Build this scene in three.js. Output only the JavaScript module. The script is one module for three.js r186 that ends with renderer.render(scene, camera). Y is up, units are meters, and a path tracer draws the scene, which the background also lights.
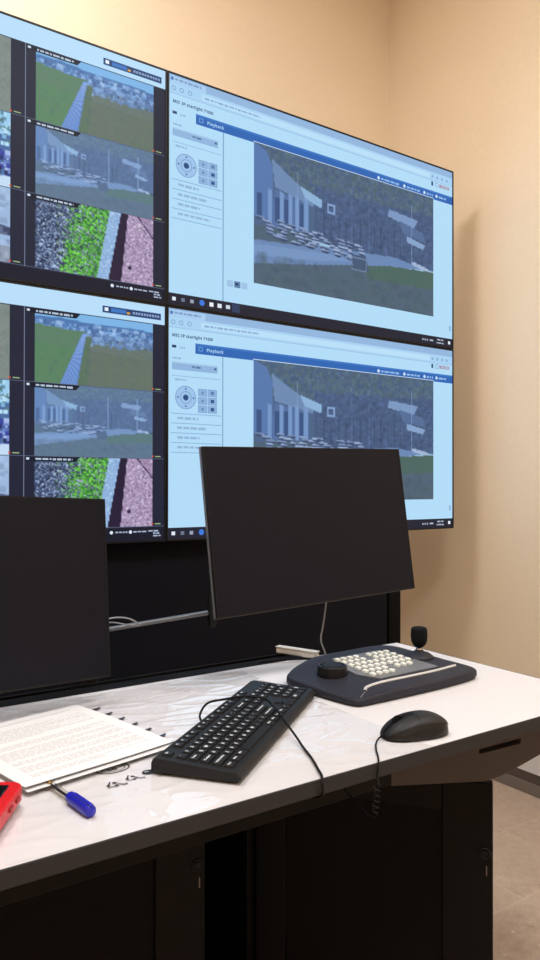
import * as THREE from 'three';
import { RoundedBoxGeometry } from 'three/addons/geometries/RoundedBoxGeometry.js';
import { mergeGeometries } from 'three/addons/utils/BufferGeometryUtils.js';
import { RectAreaLightUniformsLib } from 'three/addons/lights/RectAreaLightUniformsLib.js';
import { ImprovedNoise } from 'three/addons/math/ImprovedNoise.js';

// ------------------------------------------------------------------ camera, light, exposure
const scene = new THREE.Scene();
scene.background = new THREE.Color(0x000000);
const camera = new THREE.PerspectiveCamera(66.392, 540 / 960, 0.05, 40);
camera.position.set(-0.9487, 1.1323, 1.9216);
camera.rotation.order = 'YXZ';
camera.rotation.set(0.00814, -0.59947, 0.00161);
const renderer = new THREE.WebGLRenderer({ antialias: true });
renderer.toneMapping = THREE.LinearToneMapping;
renderer.toneMappingExposure = 1.0;
renderer.shadowMap.enabled = true;
RectAreaLightUniformsLib.init();

const CEIL = 3.5, XR = 1.385, XL = -3.0, ZB = -0.53, ZF = 4.2;
const LAMP_COLOR = new THREE.Color(0.985, 0.985, 1.0), LAMP_POWER = 36;
const LAMPS = [[-0.8, 0.32], [-0.9, 2.5], [0.5, 2.1]];
const SCREEN_POWER = 0.35;

// ------------------------------------------------------------------ helpers
let seed = 7;
const rnd = () => { seed = (seed + 0x6d2b79f5) | 0; let t = Math.imul(seed ^ (seed >>> 15), 1 | seed); t = (t + Math.imul(t ^ (t >>> 7), 61 | t)) ^ t; return ((t ^ (t >>> 14)) >>> 0) / 4294967296; };
const noise = new ImprovedNoise();
const used = {};
function numbered(name) { const n = used[name] = (used[name] ?? -1) + 1; return n ? name + '_' + String(n).padStart(3, '0') : name; }
function thing(name, label, category, pos = [0, 0, 0], turn = 0, group) {
  const o = new THREE.Group();
  o.name = numbered(name); o.position.set(...pos); o.rotation.y = turn;
  o.userData = { label, category };
  if (group) o.userData.group = group;
  scene.add(o);
  return o;
}
function add(parent, name, geo, mat, label) {
  const m = new THREE.Mesh(geo, mat);
  m.name = name; m.castShadow = m.receiveShadow = true;
  if (label) m.userData.label = label;
  parent.add(m);
  return m;
}
function structure(name, geo, mat, label, category) {
  const m = add(scene, name, geo, mat, label);
  m.userData.kind = 'structure';
  if (category) m.userData.category = category;
  return m;
}
const bx = (w, h, d, x = 0, y = 0, z = 0, r = 0) => {
  const g = r ? new RoundedBoxGeometry(w, h, d, 2, r) : new THREE.BoxGeometry(w, h, d);
  return g.translate(x, y, z);
};
const span = (x0, x1, y0, y1, z0, z1, r = 0) => bx(x1 - x0, y1 - y0, z1 - z0, (x0 + x1) / 2, (y0 + y1) / 2, (z0 + z1) / 2, r);
const cyl = (r0, r1, h, x = 0, y = 0, z = 0, n = 24) => new THREE.CylinderGeometry(r1, r0, h, n).translate(x, y, z);
const merge = (l) => mergeGeometries(l.map((g) => { const k = g.index ? g.toNonIndexed() : g; for (const a of Object.keys(k.attributes)) if (!['position', 'normal', 'uv'].includes(a)) k.deleteAttribute(a); return k; }));
const V = (a) => new THREE.Vector3(...a);
const tube = (pts, r, n = 60, sides = 8) => new THREE.TubeGeometry(new THREE.CatmullRomCurve3(pts.map(V), false, 'centripetal'), n, r, sides);
function bar(a, b, w, h) {            // a rounded bar from a to b
  const A = V(a), B = V(b), L = A.distanceTo(B), g = new RoundedBoxGeometry(L, h, w, 2, Math.min(w, h) * 0.3);
  const x = B.clone().sub(A).normalize(), z = new THREE.Vector3().crossVectors(x, new THREE.Vector3(0, 1, 0)).normalize(), y = new THREE.Vector3().crossVectors(z, x);
  return g.applyMatrix4(new THREE.Matrix4().makeBasis(x, y, z).setPosition(A.add(B).multiplyScalar(0.5)));
}
function metreUV(g, ox = 0, oy = 0) { // box-projected uv in metres
  const p = g.attributes.position, n = g.attributes.normal, uv = new Float32Array(p.count * 2);
  for (let i = 0; i < p.count; i++) {
    const a = Math.abs(n.getX(i)), b = Math.abs(n.getY(i)), c = Math.abs(n.getZ(i));
    const [s, t] = a > b && a > c ? [p.getZ(i), p.getY(i)] : b > c ? [p.getX(i), p.getZ(i)] : [p.getX(i), p.getY(i)];
    uv[2 * i] = s + ox; uv[2 * i + 1] = t + oy;
  }
  g.setAttribute('uv', new THREE.BufferAttribute(uv, 2));
  return g;
}
function canvas(w, h) { const c = document.createElement('canvas'); c.width = w; c.height = h; return [c, c.getContext('2d')]; }
function canvasTexture(c, srgb = true) { const t = new THREE.CanvasTexture(c); if (srgb) t.colorSpace = THREE.SRGBColorSpace; t.magFilter = THREE.LinearFilter; return t; }
function noiseTexture(size, perMetre, fn, srgb = true) {   // fn(u, v) -> [r, g, b] 0..255, tiles each 1 / perMetre metres
  const d = new Uint8Array(size * size * 4);
  for (let j = 0; j < size; j++) for (let i = 0; i < size; i++) {
    const c = fn(i / size, j / size), k = 4 * (j * size + i);
    for (let q = 0; q < 3; q++) d[k + q] = Math.max(0, Math.min(255, Math.round(c[q])));
    d[k + 3] = 255;
  }
  const t = new THREE.DataTexture(d, size, size);
  t.wrapS = t.wrapT = THREE.RepeatWrapping; t.magFilter = THREE.LinearFilter; t.minFilter = THREE.LinearFilter;
  t.repeat.set(perMetre, perMetre);
  if (srgb) t.colorSpace = THREE.SRGBColorSpace;
  t.needsUpdate = true;
  return t;
}
const tileNoise = (u, v, f, z = 0) => {  // wraps on 0..1
  const a = u * f, b = v * f, N = (x, y) => noise.noise(x, y, z);
  const su = u, sv = v;
  return N(a, b) * (1 - su) * (1 - sv) + N(a - f, b) * su * (1 - sv) + N(a, b - f) * (1 - su) * sv + N(a - f, b - f) * su * sv;
};
const std = (color, roughness = 0.6, metalness = 0, extra = {}) => new THREE.MeshStandardMaterial({ color, roughness, metalness, ...extra });

const matt = (color, roughness = 0.6, specularIntensity = 0.3) => new THREE.MeshPhysicalMaterial({ color, roughness, specularIntensity });

// ------------------------------------------------------------------ materials
const wallBump = noiseTexture(256, 2.2, (u, v) => { const n = 128 + 70 * tileNoise(u, v, 40, 3) + 40 * tileNoise(u, v, 90, 5); return [n, n, n]; }, false);
const wallMap = noiseTexture(256, 0.8, (u, v) => { const n = 3 * tileNoise(u, v, 6, 1) + 3 * tileNoise(u, v, 60, 2); return [239 + n, 218 + n, 189 + n]; });
const M = {
  wall: std(0xffffff, 0.75, 0, { map: wallMap, bumpMap: wallBump, bumpScale: 0.00025 }),
  ceiling: std(0xf2efe9, 0.9),
  grout: std(0xb9a694, 0.9),
  skirt: std(0x554a44, 0.5), skirtLow: std(0x746a62, 0.5), trunking: std(0xd9d6d2, 0.5),
  desk: std(0xd6d3d4, 0.42, 0, { bumpMap: noiseTexture(256, 6, (u, v) => { const n = 128 + 50 * tileNoise(u, v, 80, 9); return [n, n, n]; }, false), bumpScale: 0.0001 }),
  edge: matt(0x302f31, 0.5, 0.4),
  apron: matt(0x443d3b, 0.5, 0.4),
  steel: matt(0x0f0e0f, 0.5, 0.25), steelPanel: matt(0x0c0b0c, 0.6, 0.2),
  black: matt(0x121215, 0.5, 0.4), rubber: matt(0x0e0e10, 0.8, 0.3),
  clad: matt(0x12131b, 0.7, 0.2), cladEdge: matt(0x0a0a0c, 0.7, 0.2),
  bezel: matt(0x161619, 0.4, 0.4), bezelEdge: std(0x8b8d92, 0.35, 0.6),
  panelOff: matt(0x14151e, 0.45, 0.25),
  armDark: matt(0x151619, 0.45, 0.5), armGrey: std(0x6c6f74, 0.4, 0.5),
  pull: std(0x8d807c, 0.4, 0.8),
  chrome: std(0xb9b9bb, 0.25, 1),
  pad: matt(0x26262f, 0.55, 0.5), padDark: matt(0x131316, 0.4, 0.6), padInlay: std(0x6a6c70, 0.5), silver: std(0xd5d6d8, 0.35, 0.35),
  padKey: std(0xdfe1d8, 0.5, 0, { emissive: 0xf2f4e4, emissiveIntensity: 0.08 }),
  kb: matt(0x191a1d, 0.5, 0.5),
  mouseTop: matt(0x1d1e20, 0.5, 0.6), mouseSide: matt(0x141416, 0.35, 0.7),
  cable: matt(0x0d0d0e, 0.5, 0.35), cableGrey: std(0x8a8d90, 0.5), white: std(0xeceae4, 0.5),
  red: std(0xc4161c, 0.38), redDark: std(0x8f1016, 0.5), glassBlack: std(0x0c0c0e, 0.12), grey: std(0x9a9a98, 0.5), pink: std(0xc7877a, 0.5),
  blue: std(0x1a1fa8, 0.3), brass: std(0xc79a55, 0.3, 0.9), ink: std(0x22242c, 0.5),
  clearPlastic: new THREE.MeshPhysicalMaterial({ color: 0xf4f2ee, roughness: 0.12, transmission: 1, thickness: 0, ior: 1.45 }),
  bag: new THREE.MeshPhysicalMaterial({ color: 0xffffff, roughness: 0.04, transmission: 1, thickness: 0, ior: 1.4, side: THREE.DoubleSide }),
};

// ------------------------------------------------------------------ room
structure('wall_back', metreUV(span(XL - 0.15, XR + 0.15, -0.1, CEIL + 0.1, ZB - 0.15, ZB)), M.wall, 'beige painted back wall behind the video wall', 'wall');
structure('wall_right', metreUV(span(XR, XR + 0.15, -0.1, CEIL + 0.1, ZB, ZF)), M.wall, 'beige painted side wall beyond the desk end', 'wall');
structure('wall_left', metreUV(span(XL - 0.15, XL, -0.1, CEIL + 0.1, ZB, ZF)), M.wall, 'beige painted side wall of the control room', 'wall');
structure('wall_front', metreUV(span(XL - 0.15, XR + 0.15, -0.1, CEIL + 0.1, ZF, ZF + 0.15)), M.wall, 'beige painted wall facing the video wall', 'wall');
{
  // ceiling slab
  structure('ceiling', span(XL, XR, CEIL, CEIL + 0.1, ZB, ZF), M.ceiling, 'white plain ceiling above the control room', 'ceiling');
  const floor = structure('floor', span(XL, XR, -0.12, -0.0005, ZB, ZF), M.grout, 'brown speckled stone tile floor with pale joints', 'floor');
  const stone = (k) => noiseTexture(256, 1.75, (u, v) => {
    let n = 10 * tileNoise(u, v, 5, k) + 12 * tileNoise(u, v, 22, k + 1) + 10 * tileNoise(u, v, 70, k + 2);
    const s = tileNoise(u, v, 48, k + 7);
    if (s > 0.42) n += 34 * (s - 0.42) * 6; if (s < -0.45) n -= 30 * (-0.45 - s) * 6;
    return [172 + n, 151 + n, 133 + n];
  });
  const mats = [11, 31, 57].map((k) => std(0xffffff, 0.45, 0, { map: stone(k) }));
  const P = 0.285, J = 0.005, xs = [], zs = [], cache = {};
  for (let x = 1.055 - 15 * P; x < XR; x += P) if (x + P > XL) xs.push(x);
  for (let z = 0.36 - 4 * P; z < ZF; z += P) zs.push(z);
  for (const x of xs) for (const z of zs) {
    const x0 = Math.max(XL, x + J / 2), x1 = Math.min(XR, x + P - J / 2), z0 = Math.max(ZB, z + J / 2), z1 = Math.min(ZF, z + P - J / 2);
    if (x1 - x0 < 0.01 || z1 - z0 < 0.01) continue;
    const v = Math.floor(rnd() * 4), key = [(x1 - x0).toFixed(3), (z1 - z0).toFixed(3), v].join();
    const g = cache[key] ??= metreUV(bx(x1 - x0, 0.008, z1 - z0), v * 0.37, v * 0.21);
    add(floor, 'tile', g, mats[Math.floor(rnd() * 3)]).position.set((x0 + x1) / 2, -0.004, (z0 + z1) / 2);
  }
  const sk = structure('baseboard_right', span(XR - 0.012, XR, 0, 0.08, ZB, ZF), M.skirt, 'dark brown skirting board along the side wall', 'baseboard');
  add(sk, 'shoe_moulding', span(XR - 0.02, XR - 0.011, 0, 0.041, ZB, ZF), M.skirtLow);
  structure('baseboard_back', span(XL, XR - 0.012, 0, 0.08, ZB, ZB + 0.012), M.skirt, 'dark brown skirting board along the back wall', 'baseboard');
  structure('trim_1', span(XR - 0.016, XR, 0.08, 0.2, ZB, ZF), M.trunking, 'pale grey cable trunking above the dark skirting board', 'trunking');
}
// ceiling lamps: recessed square panels with an area light just below each
LAMPS.forEach(([x, z], i) => {
  const t = thing('ceiling_lamp', ['square ceiling panel lamp above the video wall end of the desk', 'square ceiling panel lamp behind the camera, above the aisle', 'square ceiling panel lamp near the side wall'][i], 'lamp', [x, CEIL, z], 0, 'ceiling panel lamps');
  const s = 0.62;
  add(t, 'frame', merge([bx(s, 0.03, 0.02, 0, -0.015, s / 2), bx(s, 0.03, 0.02, 0, -0.015, -s / 2), bx(0.02, 0.03, s, s / 2, -0.015, 0), bx(0.02, 0.03, s, -s / 2, -0.015, 0)]), M.white);
  add(t, 'diffuser', bx(s - 0.02, 0.008, s - 0.02, 0, -0.006, 0), std(0xffffff, 0.6, 0, { emissive: LAMP_COLOR, emissiveIntensity: 1.5 }));
  const l = new THREE.RectAreaLight(LAMP_COLOR, LAMP_POWER, 0.58, 0.58);
  l.position.set(x, CEIL - 0.014, z); l.rotation.x = -Math.PI / 2; l.name = 'ceiling_lamp_glow';
  scene.add(l);
});

// ------------------------------------------------------------------ pictures on the screens
const lerp = (a, b, t) => a + (b - a) * t;
function poly(c, x, y, w, h, pts, col) { c.fillStyle = col; c.beginPath(); pts.forEach(([a, b], i) => (i ? c.lineTo(x + a * w, y + b * h) : c.moveTo(x + a * w, y + b * h))); c.closePath(); c.fill(); }
function speckle(c, x, y, w, h, n, s, cols, inside) {
  for (let i = 0; i < n; i++) {
    const a = rnd(), b = rnd(); if (inside && !inside(a, b)) continue;
    c.fillStyle = cols[Math.floor(rnd() * cols.length)];
    c.fillRect(x + a * w, y + b * h, s * (0.5 + rnd()), s * (0.4 + 0.8 * rnd()));
  }
}
function clipTo(c, x, y, w, h, draw) {  // camera pictures are low in resolution: drawn, then sampled down and up again
  c.save(); c.beginPath(); c.rect(x, y, w, h); c.clip(); draw(); c.restore();
  const n = w > 900 ? 210 : 96, [sm, k] = canvas(n, Math.round(n * h / w)); k.imageSmoothingEnabled = true; k.imageSmoothingQuality = 'high';
  k.drawImage(c.canvas, x, y, w, h, 0, 0, sm.width, sm.height);
  c.imageSmoothingEnabled = true; c.imageSmoothingQuality = 'high'; c.drawImage(sm, 0, 0, sm.width, sm.height, x, y, w, h);
}
function greek(c, x, y, w, h, col) {   // lettering too small to read in the picture: word-length strokes
  c.fillStyle = col; for (let a = 0; a < w;) { const l = h * (0.8 + 2.4 * rnd()); c.fillRect(x + a, y, Math.min(l, w - a), h * (0.75 + 0.25 * rnd())); a += l + h * 0.5; }
}
function viewField(c, x, y, w, h) {   // grass field split by a long fence, houses on the skyline
  clipTo(c, x, y, w, h, () => {
    const R = (pts, col) => poly(c, x, y, w, h, pts, col);
    R([[0, 0], [1, 0], [1, 0.3], [0, 0.3]], '#7cb4e6');
    R([[0, 0.1], [0.2, 0.08], [0.5, 0.12], [0.8, 0.1], [1, 0.13], [1, 0.2], [0, 0.2]], '#4f79b0');
    speckle(c, x, y + 0.12 * h, w, 0.14 * h, 300, w * 0.03, ['rgba(170,200,235,0.6)', '#5a7fb8', '#4f72a6', '#6f97cc', '#486a9c', 'rgba(147,184,228,0.6)']);
    R([[0, 0.2], [0.3, 0.24], [0.42, 0.24], [0.25, 1], [0, 1]], '#5c8068');
    R([[0, 0.45], [0.34, 0.5], [0.25, 1], [0, 1]], '#598362');
    R([[0.4, 0.3], [0.55, 0.33], [0.8, 0.37], [1, 0.4], [1, 1], [0.3, 1]], '#667571');
    speckle(c, x + 0.4 * w, y + 0.24 * h, 0.6 * w, 0.13 * h, 260, w * 0.03, ['#5c7dad', '#6486b8', '#7fa3d4', '#546f9c', '#6f8cb4']);
    R([[0.42, 0.5], [1, 0.55], [1, 1], [0.3, 1]], '#647268');
    R([[0.3, 1], [0.42, 0.3], [0.46, 0.3], [0.44, 0.6], [0.42, 1]], '#5a7260');
    speckle(c, x, y + 0.3 * h, w, 0.7 * h, 500, w * 0.03, ['rgba(90,130,90,0.10)', 'rgba(120,120,100,0.10)', 'rgba(70,90,110,0.10)']);
    R([[0.385, 0.25], [0.415, 0.25], [0.34, 1], [0.2, 1]], '#5f86c8');
    c.strokeStyle = 'rgba(150,180,230,0.5)'; c.lineWidth = w * 0.006;
    for (let i = 0; i < 7; i++) { c.beginPath(); c.moveTo(x + (0.21 + 0.018 * i) * w, y + h); c.lineTo(x + (0.387 + 0.004 * i) * w, y + 0.27 * h); c.stroke(); }
  });
}
function viewYard(c, x, y, w, h, fresh = 0) {   // house, parked cars, road and dark lawn
  clipTo(c, x, y, w, h, () => {
    const R = (pts, col) => poly(c, x, y, w, h, pts, col);
    R([[0, 0], [1, 0], [1, 0.6], [0, 0.6]], '#4c6486');
    speckle(c, x, y, w, 0.24 * h, 1400, w * 0.014, ['#52687a', '#4a6066', '#566e74', '#4b6079', '#5d7680', '#435875']);
    R([[0.3, 0.2], [1, 0.16], [1, 0.62], [0.3, 0.6]], '#44587e');
    speckle(c, x + 0.3 * w, y + 0.17 * h, 0.7 * w, 0.42 * h, 1300, w * 0.016, ['rgba(90,115,160,0.35)', 'rgba(50,65,95,0.4)', 'rgba(80,100,135,0.35)', 'rgba(70,92,110,0.3)']);
    // near house: wall, gable roof, porch with columns
    R([[0, 0], [0.06, 0.04], [0.09, 0.14], [0.09, 0.52], [0, 0.52]], '#587cb6');
    R([[0.085, 0.08], [0.16, 0.16], [0.31, 0.31], [0.29, 0.35], [0.1, 0.28]], '#7593bd');
    R([[0.1, 0.3], [0.27, 0.34], [0.27, 0.56], [0.08, 0.56]], '#5673a8');
    for (const a of [0.065, 0.125, 0.165, 0.2, 0.245]) R([[a, 0.3], [a + 0.02, 0.31], [a + 0.02, 0.56], [a, 0.55]], '#7fa3d6');
    for (const a of [0.015, 0.1, 0.145, 0.222]) R([[a, 0.35], [a + 0.022, 0.35], [a + 0.022, 0.53], [a, 0.53]], '#35507f');
    R([[0.225, 0.22], [0.34, 0.28], [0.335, 0.345], [0.25, 0.3]], '#9cc6ec');
    c.strokeStyle = '#8fb0e0'; c.lineWidth = w * 0.008; c.strokeRect(x + 0.37 * w, y + 0.3 * h, 0.035 * w, 0.06 * h);
    // right house with porch roof
    R([[0.72, 0.2], [0.9, 0.23], [0.87, 0.31], [0.71, 0.26]], '#86a4d0');
    R([[0.78, 0.27], [0.93, 0.32], [0.95, 0.4], [0.8, 0.36]], '#566f9a');
    R([[0.83, 0.38], [0.95, 0.42], [0.93, 0.46], [0.83, 0.43]], '#93b3dc');
    c.strokeStyle = 'rgba(150,180,225,0.7)'; c.lineWidth = w * 0.004;
    for (const a of [0.21, 0.5, 0.6, 0.86]) { c.beginPath(); c.moveTo(x + a * w, y + 0.12 * h); c.lineTo(x + a * w, y + 0.62 * h); c.stroke(); }
    c.strokeStyle = 'rgba(35,48,78,0.6)';
    for (let i = 0; i < 12; i++) { const a = 0.35 + 0.04 * i; c.beginPath(); c.moveTo(x + a * w, y + 0.36 * h); c.lineTo(x + a * w, y + 0.58 * h); c.stroke(); }
    // road
    R([[0, 0.66], [0.4, 0.62], [0.75, 0.58], [0.95, 0.62], [0.7, 0.68], [0.5, 0.72], [0.3, 0.78], [0, 0.86]], '#7191c0');
    R([[0, 0.72], [0.42, 0.67], [0.5, 0.69], [0.3, 0.75], [0, 0.8]], '#7fa0d0');
    R([[0, 0.58], [0.3, 0.56], [0.25, 0.66], [0, 0.69]], '#4c6270');
    // lawn
    R([[0, 0.86], [0.3, 0.78], [0.5, 0.72], [0.7, 0.67], [1, 0.63], [1, 1], [0, 1]], '#4f6270');
    R([[0.55, 0.71], [0.72, 0.66], [1, 0.63], [1, 0.78], [0.6, 0.8]], '#4a6756');
    speckle(c, x, y + 0.75 * h, w, 0.25 * h, 300, w * 0.035, ['rgba(90,105,110,0.14)', 'rgba(55,70,85,0.18)', 'rgba(80,100,90,0.14)']);
    // rows of parked cars
    for (let r = 0; r < 6; r++) for (let k = 0; k < 9; k++) {
      const a = 0.0 + 0.062 * k + 0.05 * rnd() + 0.01 * r, b = 0.5 + 0.024 * r + 0.005 * k + 0.01 * rnd(); if (a > 0.56 || b > 0.67) continue;
      const s = 0.8 + 0.5 * rnd();
      R([[a, b + 0.006], [a + 0.012 * s, b], [a + 0.034 * s, b + 0.004], [a + 0.045 * s, b + 0.014], [a + 0.04 * s, b + 0.02], [a + 0.004, b + 0.016]], ['#9db4da', '#a9bfe2', '#7f96be', '#93a9cf'][Math.floor(rnd() * 4)]);
      R([[a + 0.002, b + 0.015], [a + 0.044 * s, b + 0.018], [a + 0.036 * s, b + 0.03], [a + 0.004, b + 0.026]], '#33405f');
    }
    R([[0.5, 0.64], [0.58, 0.62], [0.6, 0.75], [0.51, 0.74]], '#42546f');
    c.strokeStyle = '#8099bd'; c.strokeRect(x + 0.5 * w, y + 0.655 * h, 0.085 * w, 0.09 * h);
    for (let i = 0; i < 3; i++) R([[0.86 + 0.035 * i, 0.58 + 0.01 * i], [0.89 + 0.035 * i, 0.585 + 0.01 * i], [0.9 + 0.035 * i, 0.615 + 0.01 * i], [0.865 + 0.03 * i, 0.61 + 0.01 * i]], '#b6cae8');
    c.fillStyle = 'rgba(82,104,140,0.22)'; c.fillRect(x, y, w, h);
    if (fresh) { c.fillStyle = 'rgba(150,190,240,0.22)'; c.fillRect(x, y, w, h); }
  });
}
function viewGravel(c, x, y, w, h) {  // stones, grass strip, kerb and reddish path
  clipTo(c, x, y, w, h, () => {
    const R = (pts, col) => poly(c, x, y, w, h, pts, col), s = w * 0.012;
    R([[0, 0], [1, 0], [1, 1], [0, 1]], '#4a5878');
    speckle(c, x, y, 0.65 * w, h, 5200, s, ['#2b3450', '#38466a', '#8fa8cf', '#b9cdea', '#54688f', '#1f2742', '#6f7f9a']);
    const g = (a, b) => { const t = b, l = lerp(0.5, 0.28, t), r = 0.62 - 0.02 * t; return a * 0.65 > l - 0.22 * (1 - t) * rnd() * 1.2 - 0.1 * t && a * 0.65 < r; };
    speckle(c, x, y, 0.65 * w, h, 3600, s * 1.2, ['#4fa03a', '#66c04a', '#3a7d38', '#7ad957', '#2f6a35', '#58b23f'], g);
    speckle(c, x, y, 0.65 * w, h, 900, s, ['#3c5a50', '#6f9a70', '#8fa8a0'], (a, b) => a > 0.25 && rnd() > 0.4);
    R([[0.61, 0], [0.72, 0], [0.6, 1], [0.5, 1]], '#8fb2dc');
    speckle(c, x, y, w, h, 1500, s * 0.8, ['#a8c6ea', '#7799c6', '#b9d2ee'], (a, b) => a > 0.615 - 0.11 * b && a < 0.715 - 0.12 * b);
    R([[0.71, 0], [0.77, 0], [0.71, 1], [0.6, 1]], '#2a2038');
    R([[0.77, 0], [1, 0], [1, 1], [0.71, 1]], '#a691b4');
    speckle(c, x, y, w, h, 2600, s, ['#c9b8d4', '#8b7698', '#b29fc0', '#d8cce2', '#7a6888'], (a, b) => a > 0.765 - 0.05 * b);
    c.strokeStyle = '#4a3d58'; c.lineWidth = w * 0.012; c.beginPath(); c.moveTo(x + 0.86 * w, y); c.lineTo(x + w, y + 0.28 * h); c.stroke();
    c.fillStyle = '#2b2438'; c.beginPath(); c.arc(x + 0.79 * w, y + 0.78 * h, w * 0.016, 0, 7); c.fill();
  });
}
function viewCar(c, x, y, w, h) {
  clipTo(c, x, y, w, h, () => {
    const R = (pts, col) => poly(c, x, y, w, h, pts, col);
    R([[0, 0], [1, 0], [1, 1], [0, 1]], '#4b6ba0');
    R([[0, 0], [1, 0], [1, 0.3], [0, 0.36]], '#9ccdee');
    speckle(c, x, y, w, 0.45 * h, 260, w * 0.03, ['#7fb2d6', '#5f8aa4', '#b4dcf4', '#557a86']);
    speckle(c, x, y + 0.5 * h, w, 0.4 * h, 300, w * 0.035, ['#2c3474', '#3a46a0', '#232a52', '#6d86c8', '#a8bce8']);
    c.strokeStyle = '#20264a'; c.lineWidth = w * 0.03; for (const a of [0.3, 0.85]) { c.beginPath(); c.arc(x + a * w, y + 0.8 * h, w * 0.06, 0, 7); c.stroke(); }
    R([[0, 0.9], [1, 0.86], [1, 1], [0, 1]], '#c3dcf4');
  });
}
function viewHall(c, x, y, w, h) {
  clipTo(c, x, y, w, h, () => {
    const R = (pts, col) => poly(c, x, y, w, h, pts, col);
    R([[0, 0], [1, 0], [1, 1], [0, 1]], '#9cb8dc');
    R([[0, 0.46], [1, 0.52], [1, 0.64], [0, 0.62]], '#3d4666'); R([[0, 0.7], [1, 0.78], [1, 1], [0, 1]], '#8f9bb0');
    speckle(c, x, y, w, h, 240, w * 0.04, ['rgba(200,220,245,0.25)', 'rgba(70,85,120,0.2)']);
  });
}
function viewWall(c, x, y, w, h) {
  clipTo(c, x, y, w, h, () => { c.fillStyle = '#7d8a86'; c.fillRect(x, y, w, h); speckle(c, x, y, w, h, 900, w * 0.02, ['rgba(150,160,150,0.2)', 'rgba(90,100,105,0.2)', 'rgba(130,120,110,0.2)']); });
}
const TW = 1.2135, TH = 0.6845, PX = 1640, CW = Math.round(TW * PX), CH = Math.round(TH * PX);
function pictureGrid() {               // surveillance program: title bar, three by three camera views, status bar
  const [cv, c] = canvas(CW, CH), m = PX;
  c.fillStyle = '#222538'; c.fillRect(0, 0, CW, CH);
  c.fillStyle = '#b9defa'; c.fillRect(0, 0, CW, 0.054 * m);
  c.fillStyle = '#5a6a88'; c.fillRect(0.3 * m, 0.012 * m, 0.12 * m, 0.006 * m);
  c.fillStyle = '#27406f'; c.fillRect((TW - 0.19) * m, 0.022 * m, 0.178 * m, 0.019 * m);
  c.strokeStyle = '#8fb2da'; c.lineWidth = 2; c.strokeRect((TW - 0.19) * m, 0.022 * m, 0.178 * m, 0.019 * m);
  c.fillStyle = '#e8f2fc'; c.fillRect((TW - 0.184) * m, 0.026 * m, 0.011 * m, 0.01 * m);
  c.fillStyle = '#3f78c4'; c.fillRect((TW - 0.165) * m, 0.026 * m, 0.045 * m, 0.011 * m);
  c.fillStyle = '#d8a23c'; c.fillRect((TW - 0.118) * m, 0.031 * m, 0.01 * m, 0.006 * m);
  c.fillStyle = '#8ea7cc'; for (let i = 0; i < 10; i++) c.fillRect((TW - 0.1 + 0.0085 * i) * m, 0.028 * m, 0.006 * m, 0.007 * m);
  const kinds = [[viewWall, viewCar, viewHall], [viewWall, viewCar, viewHall], [viewField, (...a) => viewYard(...a, 1), viewGravel]];
  for (let k = 0; k < 3; k++) for (let r = 0; r < 3; r++) {
    const x0 = TW - 1.2105 + 0.4035 * k, y0 = 0.056 + 0.1965 * r;
    kinds[k][r](c, (x0 + 0.027) * m, (y0 + 0.0) * m, 0.339 * m, 0.1945 * m);
    c.fillStyle = '#171b2a'; c.fillRect((x0 + 0.004) * m, y0 * m, 0.135 * m, 0.013 * m);
    poly(c, 0, 0, 1, 1, [[(x0 + 0.139) * m, y0 * m], [(x0 + 0.15) * m, y0 * m], [(x0 + 0.139) * m, (y0 + 0.013) * m]], '#171b2a');
    c.fillStyle = '#cfe0f4'; c.fillRect((x0 + 0.006) * m, (y0 + 0.003) * m, 0.008 * m, 0.006 * m);
    greek(c, (x0 + 0.03) * m, (y0 + 0.004) * m, 0.1 * m, 0.006 * m, '#b4c4da');
    c.fillStyle = '#d8513c'; c.fillRect((x0 + 0.364) * m, (y0 + 0.186) * m, 0.005 * m, 0.005 * m);
    c.fillStyle = '#9bb583'; c.fillRect((x0 + 0.374) * m, (y0 + 0.187) * m, 0.018 * m, 0.003 * m);
    c.fillStyle = '#5f6b84'; c.fillRect((x0) * m, (y0 + 0.1945) * m, 0.4035 * m, 0.0015 * m);
  }
  c.fillStyle = '#7b86a0'; for (const k of [1, 2]) c.fillRect((TW - 1.2105 + 0.4035 * k - 0.001) * m, 0.054 * m, 0.002 * m, 0.592 * m);
  c.fillStyle = '#1b1c2b'; c.fillRect(0, 0.648 * m, CW, CH);
  c.fillStyle = '#dce8f6';
  for (const [a, b] of [[0.162, 0.06], [0.105, 0.065]]) { c.beginPath(); c.arc((TW - a) * m, 0.659 * m, 0.005 * m, 0, 7); c.fill(); }
  for (const [a, y, w] of [[0.15, 0.6565, 0.036], [0.096, 0.6565, 0.04], [0.05, 0.6555, 0.034], [0.035, 0.6625, 0.02], [0.035, 0.67, 0.024]]) greek(c, (TW - a) * m, y * m, w * m, 0.005 * m, '#a9b7d0');
  return canvasTexture(cv);
}
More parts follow.
